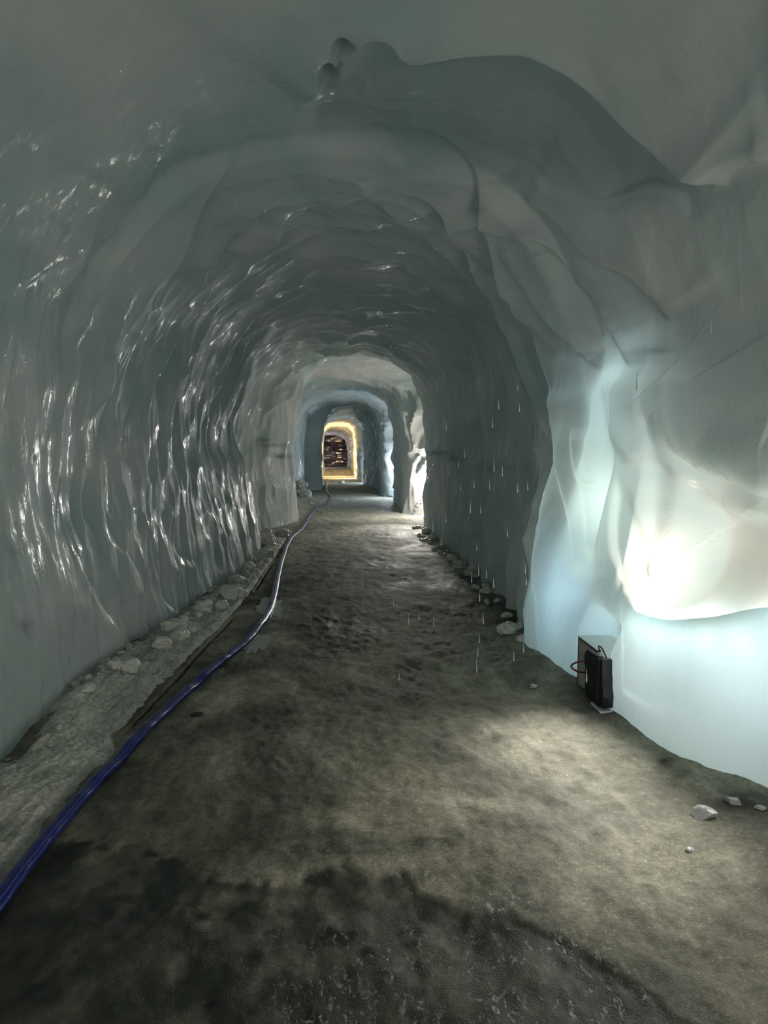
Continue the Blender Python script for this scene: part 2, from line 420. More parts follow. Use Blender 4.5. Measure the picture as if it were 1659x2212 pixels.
# arc length measured from the crown so hollows do not shear along the tunnel
ic = int(np.searchsorted(ts, 13.0)); u = u-u[:, ic:ic+1]
wx = fbm(u*0.7, y*0.8, 0*u, 11, 3); wy = fbm(u*0.7, y*0.8, 0*u+5, 21, 3)
cell = worley(u/1.05+0.35*wx, y/0.52+0.45*wy, 3)
cell2 = worley(u/0.5+0.3*wy+9, y/0.26+0.4*wx, 5)
rise = sst(4.6, 6.4, y)                                # the near chamber is smoother
isl = sst(-0.4, -1.6, x); isr = sst(0.8, 1.6, x)
flute = vnoise(y*4.2+0.8*wx, z*0.45, x*0.3, 31)
flute2 = vnoise(y*10.0+1.5*wy, z*0.9, 0*x, 32)
nichez = sst(6.0, 5.4, y)*sst(1.9, 2.3, y)*isr*sst(2.7, 2.2, z)
D = (0.02+0.13*rise)*(cell-0.3)*(1-0.55*isl)+(0.006+0.045*rise)*(cell2-0.3)
sawp = y/0.78+0.75*fbm(u*0.55, y*0.35, 0*u, 33, 3)+0.12*np.cos(u*1.3)
saw = sawp-np.floor(sawp)
saw = np.where(saw < 0.88, saw/0.88, (1-saw)/0.12)
sawa = np.clip(0.55+0.9*vnoise(u*0.9, y*0.8, 0*u, 34), 0.1, 1.3)
D += 0.20*rise*sst(60, 45, y)*(saw-0.5)*sawa*(1-0.75*isl*sst(2.6, 1.8, z))
D += isl*sst(2.8, 2.0, z)*(0.035*flute+0.014*flute2)*(0.35+0.65*sst(4.0, 7.0, y))
D += isr*sst(2.8, 2.0, z)*(0.04*flute)*rise
D += 0.05*fbm(x*0.8, y*0.8, z*0.8, 41, 3)+0.006*fbm(x*4, y*4, z*4, 51, 3)
D *= (1-0.82*nichez)
# flutes at the end chamber run sideways and shine
D += sst(58, 61, y)*0.08*vnoise(y*0.8, z*5.0, x*0.5, 61)
# carved steps, folds and scarps of the near chamber, each following a line seen on the ice.
# The lines are laid on the ice surface once; what is built there is real relief.
RMn = np.array(RM)
def to_pic(P_):
    q_ = (P_-np.array([0, 0, CAMZ])) @ RMn
    w_ = np.where(q_[..., 2] < -0.2, -q_[..., 2], 1e9)
    return W/2+F*q_[..., 0]/w_, H/2-F*q_[..., 1]/w_
U_, V_ = to_pic(P)
def scarp(line, h, fall, wid=5.0, sel=None, end=30.0, both=0.0):
    """raise the ice by h on the left hand of the line (seen walking along it in the view), fading over `fall`"""
    L = catmull(np.array(line, float), np.linspace(0, len(line)-1, (len(line)-1)*5+1))
    pad = fall*2.5+20
    m = (U_ > L[:, 0].min()-pad) & (U_ < L[:, 0].max()+pad) & (V_ > L[:, 1].min()-pad) & (V_ < L[:, 1].max()+pad) & (y > 1.8) & (y < 9)
    if sel is not None: m &= sel
    uu, vv = U_[m], V_[m]
    best = np.full(uu.shape, 1e9); sd = np.zeros(uu.shape); tpos = np.zeros(uu.shape)
    acc = 0.0; tot = float(np.sum(np.hypot(*np.diff(L, axis=0).T)))
    for (ax, ay), (bx, by) in zip(L[:-1], L[1:]):
        ll = math.hypot(bx-ax, by-ay)+1e-9; tx, ty = (bx-ax)/ll, (by-ay)/ll
        tr = (uu-ax)*tx+(vv-ay)*ty; t = np.clip(tr, 0, ll)
        dd = np.hypot(uu-ax-t*tx, vv-ay-t*ty)
        c = (uu-ax)*ty-(vv-ay)*tx                      # > 0 on the left hand (picture y runs down)
        k = dd < best
        best = np.where(k, dd, best); sd = np.where(k, np.sign(c)*dd, sd); tpos = np.where(k, acc+tr, tpos)
        acc += ll
    step = 0.5+0.5*np.tanh(sd/wid)
    taper = sst(-end*0.3, end, tpos)*sst(tot+end*0.3, tot-end, tpos)
    D[m] += h*taper*(step*np.exp(-np.clip(sd, 0, None)/fall)-both*(1-step)*np.exp(-np.clip(-sd, 0, None)/fall))
rs = (x > 0.6) & (z > 0.2)
# overhang above the niche: dark brow over the lit hollow (walk right to left along it so that up is on the right... )
scarp([(1311, 800), (1313, 850), (1326, 924), (1343, 964), (1368, 992), (1408, 990), (1443, 1003), (1473, 1033), (1522, 1052), (1552, 1084), (1597, 1108), (1640, 1118), (1700, 1110)], 0.08, 120, 14, rs, 50)
scarp([(1360, 850), (1373, 882), (1418, 896), (1453, 934), (1488, 972), (1530, 1010), (1560, 1050)], 0.035, 90, 16, rs, 80)
# folds of the lit pillar
scarp([(1272, 1210), (1276, 1160), (1272, 1100), (1266, 1060), (1246, 1000), (1238, 930)][::-1], 0.05, 45, 4, rs)
scarp([(1172, 850), (1182, 900), (1199, 975), (1214, 1045), (1234, 1120), (1240, 1180), (1238, 1240)], 0.06, 50, 4, rs)
scarp([(1190, 980), (1170, 1070), (1160, 1150), (1150, 1220), (1152, 1300)], 0.03, 40, 4, rs)
scarp([(1334, 1030), (1324, 1128), (1328, 1200), (1345, 1256)], -0.05, 80, 4, rs, 50)
scarp([(1343, 1250), (1346, 1337), (1349, 1420), (1347, 1540)], 0.022, 60, 3.5, rs)
scarp([(1346, 1052), (1373, 1108), (1391, 1150), (1397, 1198), (1406, 1245), (1436, 1272), (1475, 1290)], 0.05, 90, 9, rs, 90)
# arch line where the near chamber ends
cs = (z > 1.2)
scarp([(240, 900), (275, 770), (310, 690), (360, 610), (440, 552), (520, 532), (582, 512), (650, 500)], 0.07, 80, 6, cs, 60)
scarp([(575, 520), (592, 488), (640, 450), (720, 440), (804, 437), (880, 462), (956, 464), (1000, 505), (1060, 564), (1092, 597), (1135, 651), (1176, 705), (1195, 760)], 0.10, 80, 5, cs, 60)
scarp([(820, 500), (900, 500), (960, 520), (1010, 560), (1080, 590), (1120, 640)], 0.05, 60, 5, cs)
# scarps of the ceiling
scarp([(660, 215), (690, 165), (715, 120), (760, 100), (790, 50), (835, 45), (865, 88), (905, 106), (1010, 92), (1130, 98), (1215, 140), (1300, 205), (1400, 290), (1500, 362), (1560, 400)], 0.11, 150, 6, cs, 60, 0.12)
scarp([(640, 290), (700, 318), (760, 312), (830, 322), (880, 362), (960, 380), (1060, 388), (1150, 372), (1200, 402), (1290, 432), (1345, 432), (1400, 412), (1470, 425), (1500, 470)], -0.04, 90, 6, cs, 60)
scarp([(1540, 400), (1560, 372), (1600, 350), (1680, 335)], 0.08, 90, 12, cs)
scarp([(1030, 440), (1100, 500), (1170, 520), (1240, 580), (1300, 640), (1340, 740), (1360, 790)], 0.05, 90, 5, cs)
scarp([(1130, 420), (1220, 470), (1290, 545), (1380, 600), (1450, 690)], 0.045, 90, 5, cs)
scarp([(1090, 520), (1140, 590), (1200, 680), (1255, 760), (1300, 800)], 0.05, 70, 5, cs)
scarp([(-20, 640), (90, 585), (200, 530), (300, 480), (420, 450)], 0.025, 140, 10, cs, 60)
scarp([(-20, 250), (120, 330), (250, 400), (330, 470)], 0.012, 160, 14, cs, 60)
def ceil_pt(px, py, zc=3.75):
    v = ray(px, py); k = (zc-CAMZ)/v.z; return v.x*k, v.y*k
for hpx, hpy, hd, ra, rb in ((742, 122, 0.30, 0.05, 0.11), (708, 175, 0.2, 0.045, 0.15)):
    hx, hy = ceil_pt(hpx, hpy)
    D -= hd*np.exp(-(((x-hx)/ra)**2+((y-hy)/rb)**2)**1.5)*(z > 3)
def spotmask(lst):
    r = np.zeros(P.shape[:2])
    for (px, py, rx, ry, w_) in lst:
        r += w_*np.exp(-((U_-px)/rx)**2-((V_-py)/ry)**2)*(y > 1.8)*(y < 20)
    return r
ASH_AND_SHADE = spotmask([(1262, 766, 24, 7, 0.8), (1420, 757, 34, 7, 0.7), (1360, 764, 60, 4, 0.35), (1283, 1042, 12, 5, 0.6), (1290, 1058, 10, 4, 0.4),
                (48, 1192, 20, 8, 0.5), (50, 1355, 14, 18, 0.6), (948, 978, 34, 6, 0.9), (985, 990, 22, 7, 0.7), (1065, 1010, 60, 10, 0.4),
                (590, 962, 30, 5, 0.7), (610, 985, 26, 6, 0.8), (570, 950, 20, 4, 0.6), (738, 118, 16, 26, 0.7), (708, 178, 14, 24, 0.7), (765, 60, 16, 16, 0.4), (1345, 1075, 8, 8, 0.3)])  # marks at the ceiling holes are shade painted into the colour
ASH_AND_SHADE = np.clip(ASH_AND_SHADE*(0.75+0.6*fbm(x*9, y*9, z*22, 44, 2)), 0, 1)
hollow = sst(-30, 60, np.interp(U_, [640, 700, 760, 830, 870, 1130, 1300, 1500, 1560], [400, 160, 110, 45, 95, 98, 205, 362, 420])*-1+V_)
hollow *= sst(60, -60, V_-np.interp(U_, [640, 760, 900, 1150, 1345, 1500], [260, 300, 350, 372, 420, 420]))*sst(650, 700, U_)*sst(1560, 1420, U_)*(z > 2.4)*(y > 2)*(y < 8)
P = P+N0*D[..., None]
N = grid_normals(P)*sgn
def shell_piece(name, i0, i1):
    o = grid_obj(name, P[:, i0:i1+1].copy(), ICE, N[:, i0:i1+1].copy(), flip=(sgn < 0))
    for an, av in (('ash', ASH_AND_SHADE), ('clear', hollow)):
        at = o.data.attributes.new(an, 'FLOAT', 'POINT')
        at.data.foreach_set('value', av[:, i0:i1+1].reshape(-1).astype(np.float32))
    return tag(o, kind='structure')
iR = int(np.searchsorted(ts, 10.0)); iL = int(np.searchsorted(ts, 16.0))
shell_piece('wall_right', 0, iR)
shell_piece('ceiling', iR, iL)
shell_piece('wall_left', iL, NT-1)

# end walls
def end_wall(name, yy, mat, ripple, x0=-3.2, x1=2.6, step=0.03):
    xs = np.arange(x0, x1, step); zs = np.arange(-0.3, 4.6, step)
    X, Z = np.meshgrid(xs, zs, indexing='ij')
    Y = yy+ripple*vnoise(X*0.7, Z*5.5, 0*X, 71)+0.15*vnoise(X, Z, 0*X, 72)
    return tag(grid_obj(name, np.stack([X, Y, Z], -1), mat), kind='structure')
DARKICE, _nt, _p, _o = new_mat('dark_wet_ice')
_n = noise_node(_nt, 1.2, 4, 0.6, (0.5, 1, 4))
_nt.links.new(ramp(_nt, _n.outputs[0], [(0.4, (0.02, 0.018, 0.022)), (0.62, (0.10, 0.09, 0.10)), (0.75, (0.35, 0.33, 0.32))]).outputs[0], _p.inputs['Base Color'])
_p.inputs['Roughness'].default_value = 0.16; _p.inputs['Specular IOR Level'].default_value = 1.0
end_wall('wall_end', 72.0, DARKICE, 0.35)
end_wall('wall_back', -5.8, ICE, 0.1, -3, 3, 0.08)

# ------------------------------------------------------------------ floor
def zfloor(x, y):
    x = np.asarray(x, float); y = np.asarray(y, float)
    h = 0.018*fbm(x*1.1, y*0.9, 0*x, 81, 3)
    h = h+0.008*fbm(x*7, y*5, 0*x, 82, 3)*sst(0.5, 1.2, y)
    near_r = sst(1.1, 1.85, x)
    h = h+near_r*0.05*sst(6.5, 5.0, y)
    # footprints and ruts in the middle of the path
    h = h-0.012*sst(9, 4, y)*np.clip(fbm(x*4.0, y*3.2, 0*x+3, 83, 3)-0.1, 0, 1)
    # heaped snow where the left alcove opens behind the pale pillar
    h = h+0.35*np.exp(-(((x+1.55)/0.45)**2+((y-22.0)/2.6)**2))
    # far step up to the dark chamber
    h = h+0.45*sst(57.5, 60.5, y)
    return h
fy = np.concatenate([np.arange(-6, 1.2, 0.1), 1.2*np.exp(np.arange(0, math.log(78/1.2), 0.0042))])
fx = np.linspace(-2.9, 3.0, 560)
FX, FY = np.meshgrid(fx, fy, indexing='ij')
FZ = zfloor(FX, FY)
FZ = FZ+0.003*fbm(FX*22, FY*16, 0*FX, 84, 2)*sst(12, 4, FY)
CR = [FL(262, 1592), FL(330, 1520), FL(400, 1448), FL(455, 1388), FL(512, 1330), FL(560, 1262), FL(600, 1200), FL(640, 1150)]
crx = np.interp(FY, [c[1] for c in CR], [c[0] for c in CR])
hp0 = [FL(-90, 2060), FL(8, 1925), FL(130, 1770), FL(300, 1590), FL(492, 1414)]
fis = np.exp(-((FX-crx)/0.014)**4)*sst(3.9, 4.1, FY)*sst(15, 12, FY)*sst(-0.35, 0.35, vnoise(FY*1.4, 0*FY, 0*FY, 91)+0.15)
FZ = FZ-0.10*fis
fu, fv = to_pic(np.stack([FX, FY, 0*FX], -1))
edge = np.interp(fu, [-200, 300, 480, 640, 740, 870, 900, 1000, 1150, 1230, 1330, 1450, 1659], [1750, 1830, 1900, 1890, 1862, 1878, 1915, 1955, 1985, 2040, 2090, 2180, 2260])
wn = fbm(FX*9, FY*9, 0*FX, 86, 3)
wet = sst(-6, 16, fv-edge+14*wn)*(FY > 1.0)*(FY < 3.2)
wet = np.where(FY <= 1.0, 1.0, wet)
crust = np.clip(fbm(FX*40, FY*30, 0*FX, 87, 2)-0.35, 0, 1)*sst(420, 560, fu)*sst(2010, 2120, fv)
FZ = FZ-0.014*wet
dirt = 0.9*np.exp(-((fu-1425)/34)**2-((fv-1662)/14)**2)+0.55*np.exp(-((fu-1490)/60)**2-((fv-1700)/26)**2)+0.7*np.exp(-((fu-1600)/120)**2-((fv-1760)/30)**2)
left_dark = sst(760, 300, fu+60*wn)*sst(1480, 1620, fv)*sst(0.0, 0.06, FX-np.interp(FY, [c[1] for c in hp0], [c[0] for c in hp0])+0.04)  # darker tone on the near left floor, right of the hose
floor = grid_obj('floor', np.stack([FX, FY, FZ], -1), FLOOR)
for an, av in (('crust', np.clip(sst(480, 720, fu)*(sst(1960, 2080, fv)*sst(1500, 1250, fu)+0.8*np.exp(-((fv-edge+25)/30)**2)*sst(1250, 1150, fu))*(0.7+0.8*wn), 0, 1)), ('wet', np.clip(np.maximum(wet, 0.6*left_dark)*(0.85+0.3*wn), 0, 1)), ('dirt', np.clip(dirt*(0.8+0.6*wn), 0, 1)), ('snow', np.clip(0.75*sst(8.0, 11.5, FY+1.2*wn)+0.6*np.exp(-((FX-1.15)/0.45)**2-((FY-3.6)/1.0)**2), 0, 1)*(0.8+0.3*wn))):  # last mask also holds a pool of niche light painted by the right wall
    at = floor.data.attributes.new(an, 'FLOAT', 'POINT')
    at.data.foreach_set('value', av.reshape(-1).astype(np.float32))
tag(floor, kind='structure')

# ------------------------------------------------------------------ left snow bank between the wall foot and the crack
LB = [FL(-260, 1900), FL(-120, 1760), FL(0, 1640), FL(110, 1532), FL(220, 1445), FL(330, 1368), FL(430, 1302), FL(520, 1237), FL(560, 1202), FL(566, 1152)]
lby = np.array([c[1] for c in LB]); lbx = np.array([c[0] for c in LB])
by_ = np.concatenate([1.6*np.exp(np.arange(0, math.log(14.3/1.6), 0.004))])
inx = np.interp(by_, [1.0, 3.6]+[c[1] for c in CR], [-1.02, -1.12]+[c[0] for c in CR])-0.02
hose_near = [FL(-90, 2060, 0.04), FL(8, 1925, 0.04), FL(65, 1850, 0.04), FL(130, 1770, 0.04), FL(215, 1675, 0.04), FL(300, 1590, 0.04), FL(370, 1520, 0.04)]
hnx = np.interp(by_, [c[1] for c in hose_near], [c[0] for c in hose_near])
inx = np.where(by_ < 4.4, np.minimum(inx, hnx-0.05+0.012*fbm(by_*7, 0*by_, 0*by_, 97, 2)), inx)
outx = np.interp(by_, lby, lbx)-0.10
tt = np.linspace(0, 1, 130)
BX = outx[:, None]+(inx-outx)[:, None]*tt[None]
BY = np.repeat(by_[:, None], len(tt), 1)
wdt = (inx-outx)[:, None]
wd = tt[None]*wdt                                      # metres from the wall side
prof = sst(1.0, 0.86, tt)[None]*(0.035+0.075*sst(0.95, 0.15, tt)[None])*(0.15+0.85*sst(0.13, 0.27, wd+0.05*fbm(BX*3, BY*3, 0*BX, 98, 2)))
BZ = zfloor(BX, BY)+prof-0.012+(0.022*fbm(BX*5, BY*4, 0*BX, 95, 3)+0.012*np.abs(fbm(BX*24, BY*19, 0*BX, 96, 3, 0.65)))*sst(1.0, 0.86, tt)[None]
bank = grid_obj('snow_bank', np.stack([BX, BY, BZ], -1), SNOW)
tag(bank, 'long bank of granular grey snow along the foot of the left ice wall', 'snow bank')
from mathutils.bvhtree import BVHTree
def zbank(x, y):
    i = int(np.argmin(abs(by_-y)))
    t = (x-outx[i])/(inx[i]-outx[i])
    if 0 <= t <= 1: return float(np.interp(t, tt, BZ[i]))
    return float(zfloor(x, y))

# ------------------------------------------------------------------ chunks of ice
def lump(name, r, seed, mat, squash=(1, 1, 0.75), rough=0.35, sub=4, facet=False):
    bm = bmesh.new(); bmesh.ops.create_icosphere(bm, subdivisions=sub, radius=1.0)
    co = np.array([v.co[:] for v in bm.verts])
    n = fbm(co[:, 0]*1.3+seed, co[:, 1]*1.3, co[:, 2]*1.3, seed, 3)
    c = co*(1+rough*n)[:, None]*np.array(squash)*r
    if facet:
        rng = random.Random(seed)
        for _ in range(9):
            a = np.array([rng.gauss(0, 1), rng.gauss(0, 1), rng.gauss(0, 1)*0.6]); a /= np.linalg.norm(a)
            dd = c@a; lim = r*rng.uniform(0.45, 0.7)*np.linalg.norm(a*np.array(squash))
            c = c-np.outer(np.clip(dd-lim, 0, None), a)
    for v, q_ in zip(bm.verts, c): v.co = q_
    me = bpy.data.meshes.new(name); bm.to_mesh(me); bm.free()
    me.polygons.foreach_set('use_smooth', [not facet]*len(me.polygons)); me.materials.append(mat)
    o = bpy.data.objects.new(name, me); COL.objects.link(o)
    return o
CHUNK, _nt, _p, _o = new_mat('rounded_snowy_ice')
_n = noise_node(_nt, 14, 4)
_nt.links.new(ramp(_nt, _n.outputs[0], [(0.3, (0.48, 0.48, 0.42)), (0.7, (0.70, 0.71, 0.65))]).outputs[0], _p.inputs['Base Color'])
_p.inputs['Roughness'].default_value = 0.45
_nt.links.new(bump(_nt, noise_node(_nt, 60, 4).outputs[0], 0.5, 0.006), _p.inputs['Normal'])

def place(px, py, rad_px, seed, label, group, sq=(1.1, 1.0, 0.8), z=None):
    zz = 0.08
    gx, gy = FL(px, py+rad_px*0.6, zz)
    r = 1.15*rad_px*gy/F
    zg = zbank(gx, gy) if gx < 0 else float(zfloor(gx, gy))
    o = lump('ice_chunk', r, seed, CHUNK, sq, 0.32)
    o.location = (gx, gy, zg+r*sq[2]*0.4)
    o.rotation_euler = (0, 0, seed*1.7)
    return tag(o, label, 'ice chunk', group)
LG = 'ice chunks along the foot of the left wall'
big = [
    (500, 1272, 21, 'largest grey ice boulder at the foot of the left wall, with a pointed top'),
    (478, 1298, 16, 'angular dirty ice chunk leaning just in front of the largest left boulder'),
    (440, 1305, 16, 'tall rounded ice chunk in the dark hollow left of the largest boulder'),
    (455, 1292, 10, 'small round ice chunk wedged behind the tall rounded one'),
    (512, 1245, 12, 'round ice chunk just behind the largest left boulder'),
    (536, 1220, 12, 'flat dark ice chunk on the left, in front of the stacked pale balls'),
    (572, 1188, 14, 'lowest of the three stacked pale ice balls beside the far end of the left wall'),
    (579, 1165, 15, 'middle one of the three stacked pale ice balls below the pale ice face'),
    (577, 1150, 14, 'uppermost of the three stacked pale ice balls below the pale ice face'),
    (607, 1148, 12, 'oval brownish ice ball right of the three stacked balls'),
    (620, 1143, 7, 'small tan ice ball nearest the corner of the pale ice face'),
    (374, 1350, 18, 'smooth rounded ice chunk half way along the left snow bank, behind a broader one'),
    (388, 1363, 17, 'broad ice chunk on the left bank where the dark fissure begins'),
    (346, 1388, 16, 'upright rounded ice knob standing alone on the left bank below the icy ledge'),
    (398, 1338, 11, 'flat slab of ice resting against the wall foot above the broad chunk'),
    (278, 1432, 17, 'pale round ice knob on the left bank just right of the wall corner'),
    (250, 1440, 13, 'darker ice lump immediately left of the pale round knob'),
    (192, 1492, 12, 'glassy small ice lump in the dark gutter by the left wall'),
    (414, 1352, 8, 'small tan ice pebble to the right of the flat slab'),
    (428, 1325, 7, 'tiny ice pebble at the mouth of the dark hollow by the wall'),
]
for k, (px, py, r, lab) in enumerate(big):
    place(px, py, r, 100+k, lab, LG)
rng = random.Random(5)
proto = [lump('ice_chunk', 1.0, 300+k, CHUNK, (1.1, 1, 0.8), 0.3, 2) for k in range(5)]
used = [False]*5
def copy_chunk(x, y, r, label, group, zg, k=None):
    k = rng.randrange(5)
    if used[k]:
        o = proto[k].copy(); COL.objects.link(o)
    else:
        o = proto[k]; used[k] = True
    o.location = (x, y, zg+r*0.3); o.scale = (r, r*rng.uniform(0.8, 1.2), r*rng.uniform(0.8, 1.1))
    o.rotation_euler = (rng.uniform(-.4, .4), rng.uniform(-.4, .4), rng.uniform(0, 6.28))
    return tag(o, label, 'ice chunk', group)
for k in range(70):
    yy = 4.6*math.exp(rng.random()*math.log(12.5/4.6))
    xx = float(np.interp(yy, lby, lbx))+rng.uniform(0.0, 0.17)
    copy_chunk(xx, yy, rng.uniform(0.012, 0.034), 'small crumb of ice among the rubble at the left wall foot', 'small ice crumbs along the left wall', zbank(xx, yy))
RG = 'ice chunks along the foot of the right wall'
for k, (px, py, r, lab) in enumerate([
    (921, 1138, 9, 'pale ice ball at the foot of the far lit alcove on the right'),
    (905, 1130, 6, 'small ice ball just left of the pale one below the far alcove'),
    (935, 1150, 9, 'ice ball in front of the pale one below the far alcove'),
    (952, 1168, 9, 'dark ice ball furthest back in the shaded right hand row'),
    (975, 1195, 10, 'round ice chunk in the shaded right row, second from the back'),
    (992, 1208, 12, 'broad ice chunk in the middle of the shaded right row'),
    (1012, 1222, 9, 'small ice chunk crowded against the broad one on the right'),
    (1025, 1215, 12, 'taller ice chunk touching the dark right wall'),
    (1052, 1258, 11, 'dim ice chunk in the darkest stretch of the right row'),
    (1095, 1340, 17, 'low domed ice chunk beside the foot of the blue ice pillar'),
    (1128, 1362, 12, 'small ice chunk tucked against the blue ice pillar'),
    (1153, 1458, 6, 'little pale ice lump on the path below the blue ice pillar')]):
    place(px, py, r, 200+k, lab, RG, (1.1, 1, 0.75))
for k in range(34):
    yy = 6.2*math.exp(rng.random()*math.log(15.5/6.2))
    xx = float(np.interp(yy, [6, 8, 10, 12.6, 16], [1.72, 1.88, 1.9, 1.78, 1.9]))-rng.uniform(0.02, 0.28)
    copy_chunk(xx, yy, rng.uniform(0.02, 0.06), 'small crumb of ice in the rubble at the shaded right wall foot', 'small ice crumbs along the right wall', float(zfloor(xx, yy)))
# snow heap behind the pale pillar at the far left
for k, (px, py, r, lab) in enumerate([(655, 1068, 16, 'largest white snow lump heaped behind the pale ice corner'),
                                      (664, 1082, 11, 'lower snow lump spilling from the heap onto the path'),
                                      (650, 1046, 12, 'upper dim snow lump at the back of the far heap'),
                                      (671, 1092, 6, 'small snow crumb at the toe of the far heap')]):
    gx, gy = FL(px, py, 0.0); gy = min(gy, 24.0); gx = C(px, py, gy)[0]; rr = r*gy/F
    o = lump('snow_lump', rr, 400+k, CHUNK, (1.1, 1.2, 0.8), 0.4)
    o.location = (gx, gy, max(float(zfloor(gx, gy))+rr*0.3, C(px, py, gy)[1]))
    tag(o, lab, 'snow lump', 'snow lumps in the far heap')

# clear ice pieces on the right foreground
CLEAR, _nt, _p, _o = new_mat('clear_ice')
_p.inputs['Base Color'].default_value = (0.80, 0.84, 0.83, 1); _p.inputs['Roughness'].default_value = 0.18
_p.inputs['Transmission Weight'].default_value = 0.45; _p.inputs['IOR'].default_value = 1.31
_nt.links.new(bump(_nt, noise_node(_nt, 30, 3).outputs[0], 0.7, 0.01), _p.inputs['Normal'])
def clear_piece(px, py, rpx, seed, sq, rot, lab):
    gx, gy = FL(px, py, 0.06); r = rpx*gy/F
    o = lump('clear_ice_piece', r, seed, CLEAR, sq, 0.2, 3, facet=True)
    o.location = (gx, gy, float(zfloor(gx, gy))+r*sq[2]*0.35); o.rotation_euler = (0, 0, rot)
    return tag(o, lab, 'ice piece', 'clear ice pieces by the right wall')
clear_piece(1583, 1726, 26, 501, (1.0, 0.9, 0.4), 0.3, 'flat pale grey piece of ice lying nearest the right wall')
clear_piece(1522, 1745, 38, 502, (1.2, 0.8, 0.34), -0.5, 'shiny white clear ice shard on the path, left of the pale grey piece')
clear_piece(1490, 1820, 13, 503, (1.0, 0.8, 0.4), 0.9, 'small white ice shard in front of the shiny one')
clear_piece(1640, 1742, 16, 504, (1.3, 0.8, 0.3), 0.2, 'glinting ice shard at the right edge beside the pale grey piece')
clear_piece(740, 1042, 7, 505, (1.3, 1.0, 0.7), 0.0, 'small grey ice block far down the tunnel before the orange portal')

# ------------------------------------------------------------------ hose
def catmull_pts(pts, n=14):
    A = np.array(pts, float); t = np.linspace(0, len(A)-1, (len(A)-1)*n+1)
    return catmull(A, t)
HP = [(-90, 2060), (-40, 1982), (8, 1925), (65, 1850), (130, 1770), (215, 1675), (300, 1590), (370, 1520), (440, 1457), (492, 1414), (540, 1374),
      (573, 1332), (590, 1290), (600, 1240), (612, 1195), (627, 1163), (650, 1142), (668, 1115), (686, 1094), (711, 1082), (714, 1071), (705, 1058), (706, 1047), (709, 1040)]
hp = [FL(a, b, 0.04) for a, b in HP]
hx0, hy0 = hp[0]; hp = [(hx0-0.05, -3.5), (hx0-0.12, -1.2), (hx0-0.06, 0.6)]+hp
hc = catmull_pts(hp)
def hose_mesh(path, ra, rb, mat, name, parent, n=20, lift=0.0, seam=False):
    V = []; Fc = []
    for i, (a, b) in enumerate(path):
        p0 = path[max(i-1, 0)]; p1 = path[min(i+1, len(path)-1)]
        tx, ty = p1[0]-p0[0], p1[1]-p0[1]; L = math.hypot(tx, ty)+1e-9
        nx, ny = ty/L, -tx/L
        zc = float(zfloor(a, b))+rb*0.9+lift
        for k in range(n):
            th = 2*math.pi*k/n
            w = 1+0.04*math.sin(b*40)*(1 if k % 2 else 0)
            V.append((a+nx*ra*w*math.cos(th), b+ny*ra*w*math.cos(th), zc+rb*math.sin(th)))
        if i:
            for k in range(n):
                k2 = (k+1) % n
                Fc.append(((i-1)*n+k, (i-1)*n+k2, i*n+k2, i*n+k))
    Fc.append(tuple(range(n))[::-1]); Fc.append(tuple((len(path)-1)*n+k for k in range(n)))
    return mesh_obj(name, V, Fc, mat, parent)
HOSE, _nt, _p, _o = new_mat('blue_hose_rubber')
_n = noise_node(_nt, 25, 3)
_nt.links.new(ramp(_nt, _n.outputs[0], [(0.35, (0.006, 0.014, 0.13)), (0.7, (0.012, 0.022, 0.19))]).outputs[0], _p.inputs['Base Color'])
_p.inputs['Roughness'].default_value = 0.28
_nt.links.new(bump(_nt, noise_node(_nt, 90, 3).outputs[0], 0.4, 0.003), _p.inputs['Normal'])
hroot = empty('hose', (hc[60][0], hc[60][1], 0))
tag(hroot, 'long dark blue water hose snaking down the left side of the icy path', 'hose')
hose = hose_mesh(hc, 0.036, 0.024, HOSE, 'tube', hroot)
hose.matrix_parent_inverse = Matrix.Translation(-Vector(hroot.location))
SEAM = simple('hose_stripe', (0.05, 0.07, 0.30), 0.35)
sm_pts = []
for i, (a, b) in enumerate(hc):
    p0 = hc[max(i-1, 0)]; p1 = hc[min(i+1, len(hc)-1)]
    tx, ty = p1[0]-p0[0], p1[1]-p0[1]; L = math.hypot(tx, ty)+1e-9
    sm_pts.append((a+ty/L*0.017, b-tx/L*0.017))
seam = hose_mesh(np.array(sm_pts), 0.0035, 0.003, SEAM, 'seam', hroot, 8, 0.0395)
seam.matrix_parent_inverse = Matrix.Translation(-Vector(hroot.location))

# ------------------------------------------------------------------ puddles
WATER, _nt, _p, _o = new_mat('still_water')
_p.inputs['Base Color'].default_value = (0.34, 0.35, 0.31, 1); _p.inputs['Roughness'].default_value = 0.12
_p.inputs['IOR'].default_value = 1.33; _p.inputs['Specular IOR Level'].default_value = 1.0
def puddle(px, py, rx, ry, seed, lab):
    gx, gy = FL(px, py); y0 = FL(px, py+ry)[1]; y1 = FL(px, py-ry)[1]
    a = rx*gy/F; b = (y1-y0)/2
    n = 120; th = np.linspace(0, 2*math.pi, n, endpoint=False)
    rr = 1+0.35*fbm(np.cos(th)*1.7+seed, np.sin(th)*1.7, 0*th, seed, 4, 0.6)
    X = gx+a*rr*np.cos(th); Y = (y0+y1)/2+b*rr*np.sin(th)
    zt = max(float(zfloor(gx, (y0+y1)/2)), float(np.percentile(zfloor(X, Y), 60)))+0.006
    V = [(p_, q_, zt) for p_, q_ in zip(X, Y)]+[(gx+(p_-gx)*0.97, q_, zt-0.03) for p_, q_ in zip(X, Y)]
    Fc = [tuple(range(n)), tuple(range(2*n-1, n-1, -1))]+[(i, (i+1) % n+0, (i+1) % n+n, i+n)[::-1] for i in range(n)]
    o = mesh_obj('puddle', V, Fc, WATER, smooth=False)
    return tag(o, lab, 'puddle', 'puddles on the path')
puddle(583, 1313, 33, 24, 3, 'small bright meltwater puddle under the bend of the blue hose')
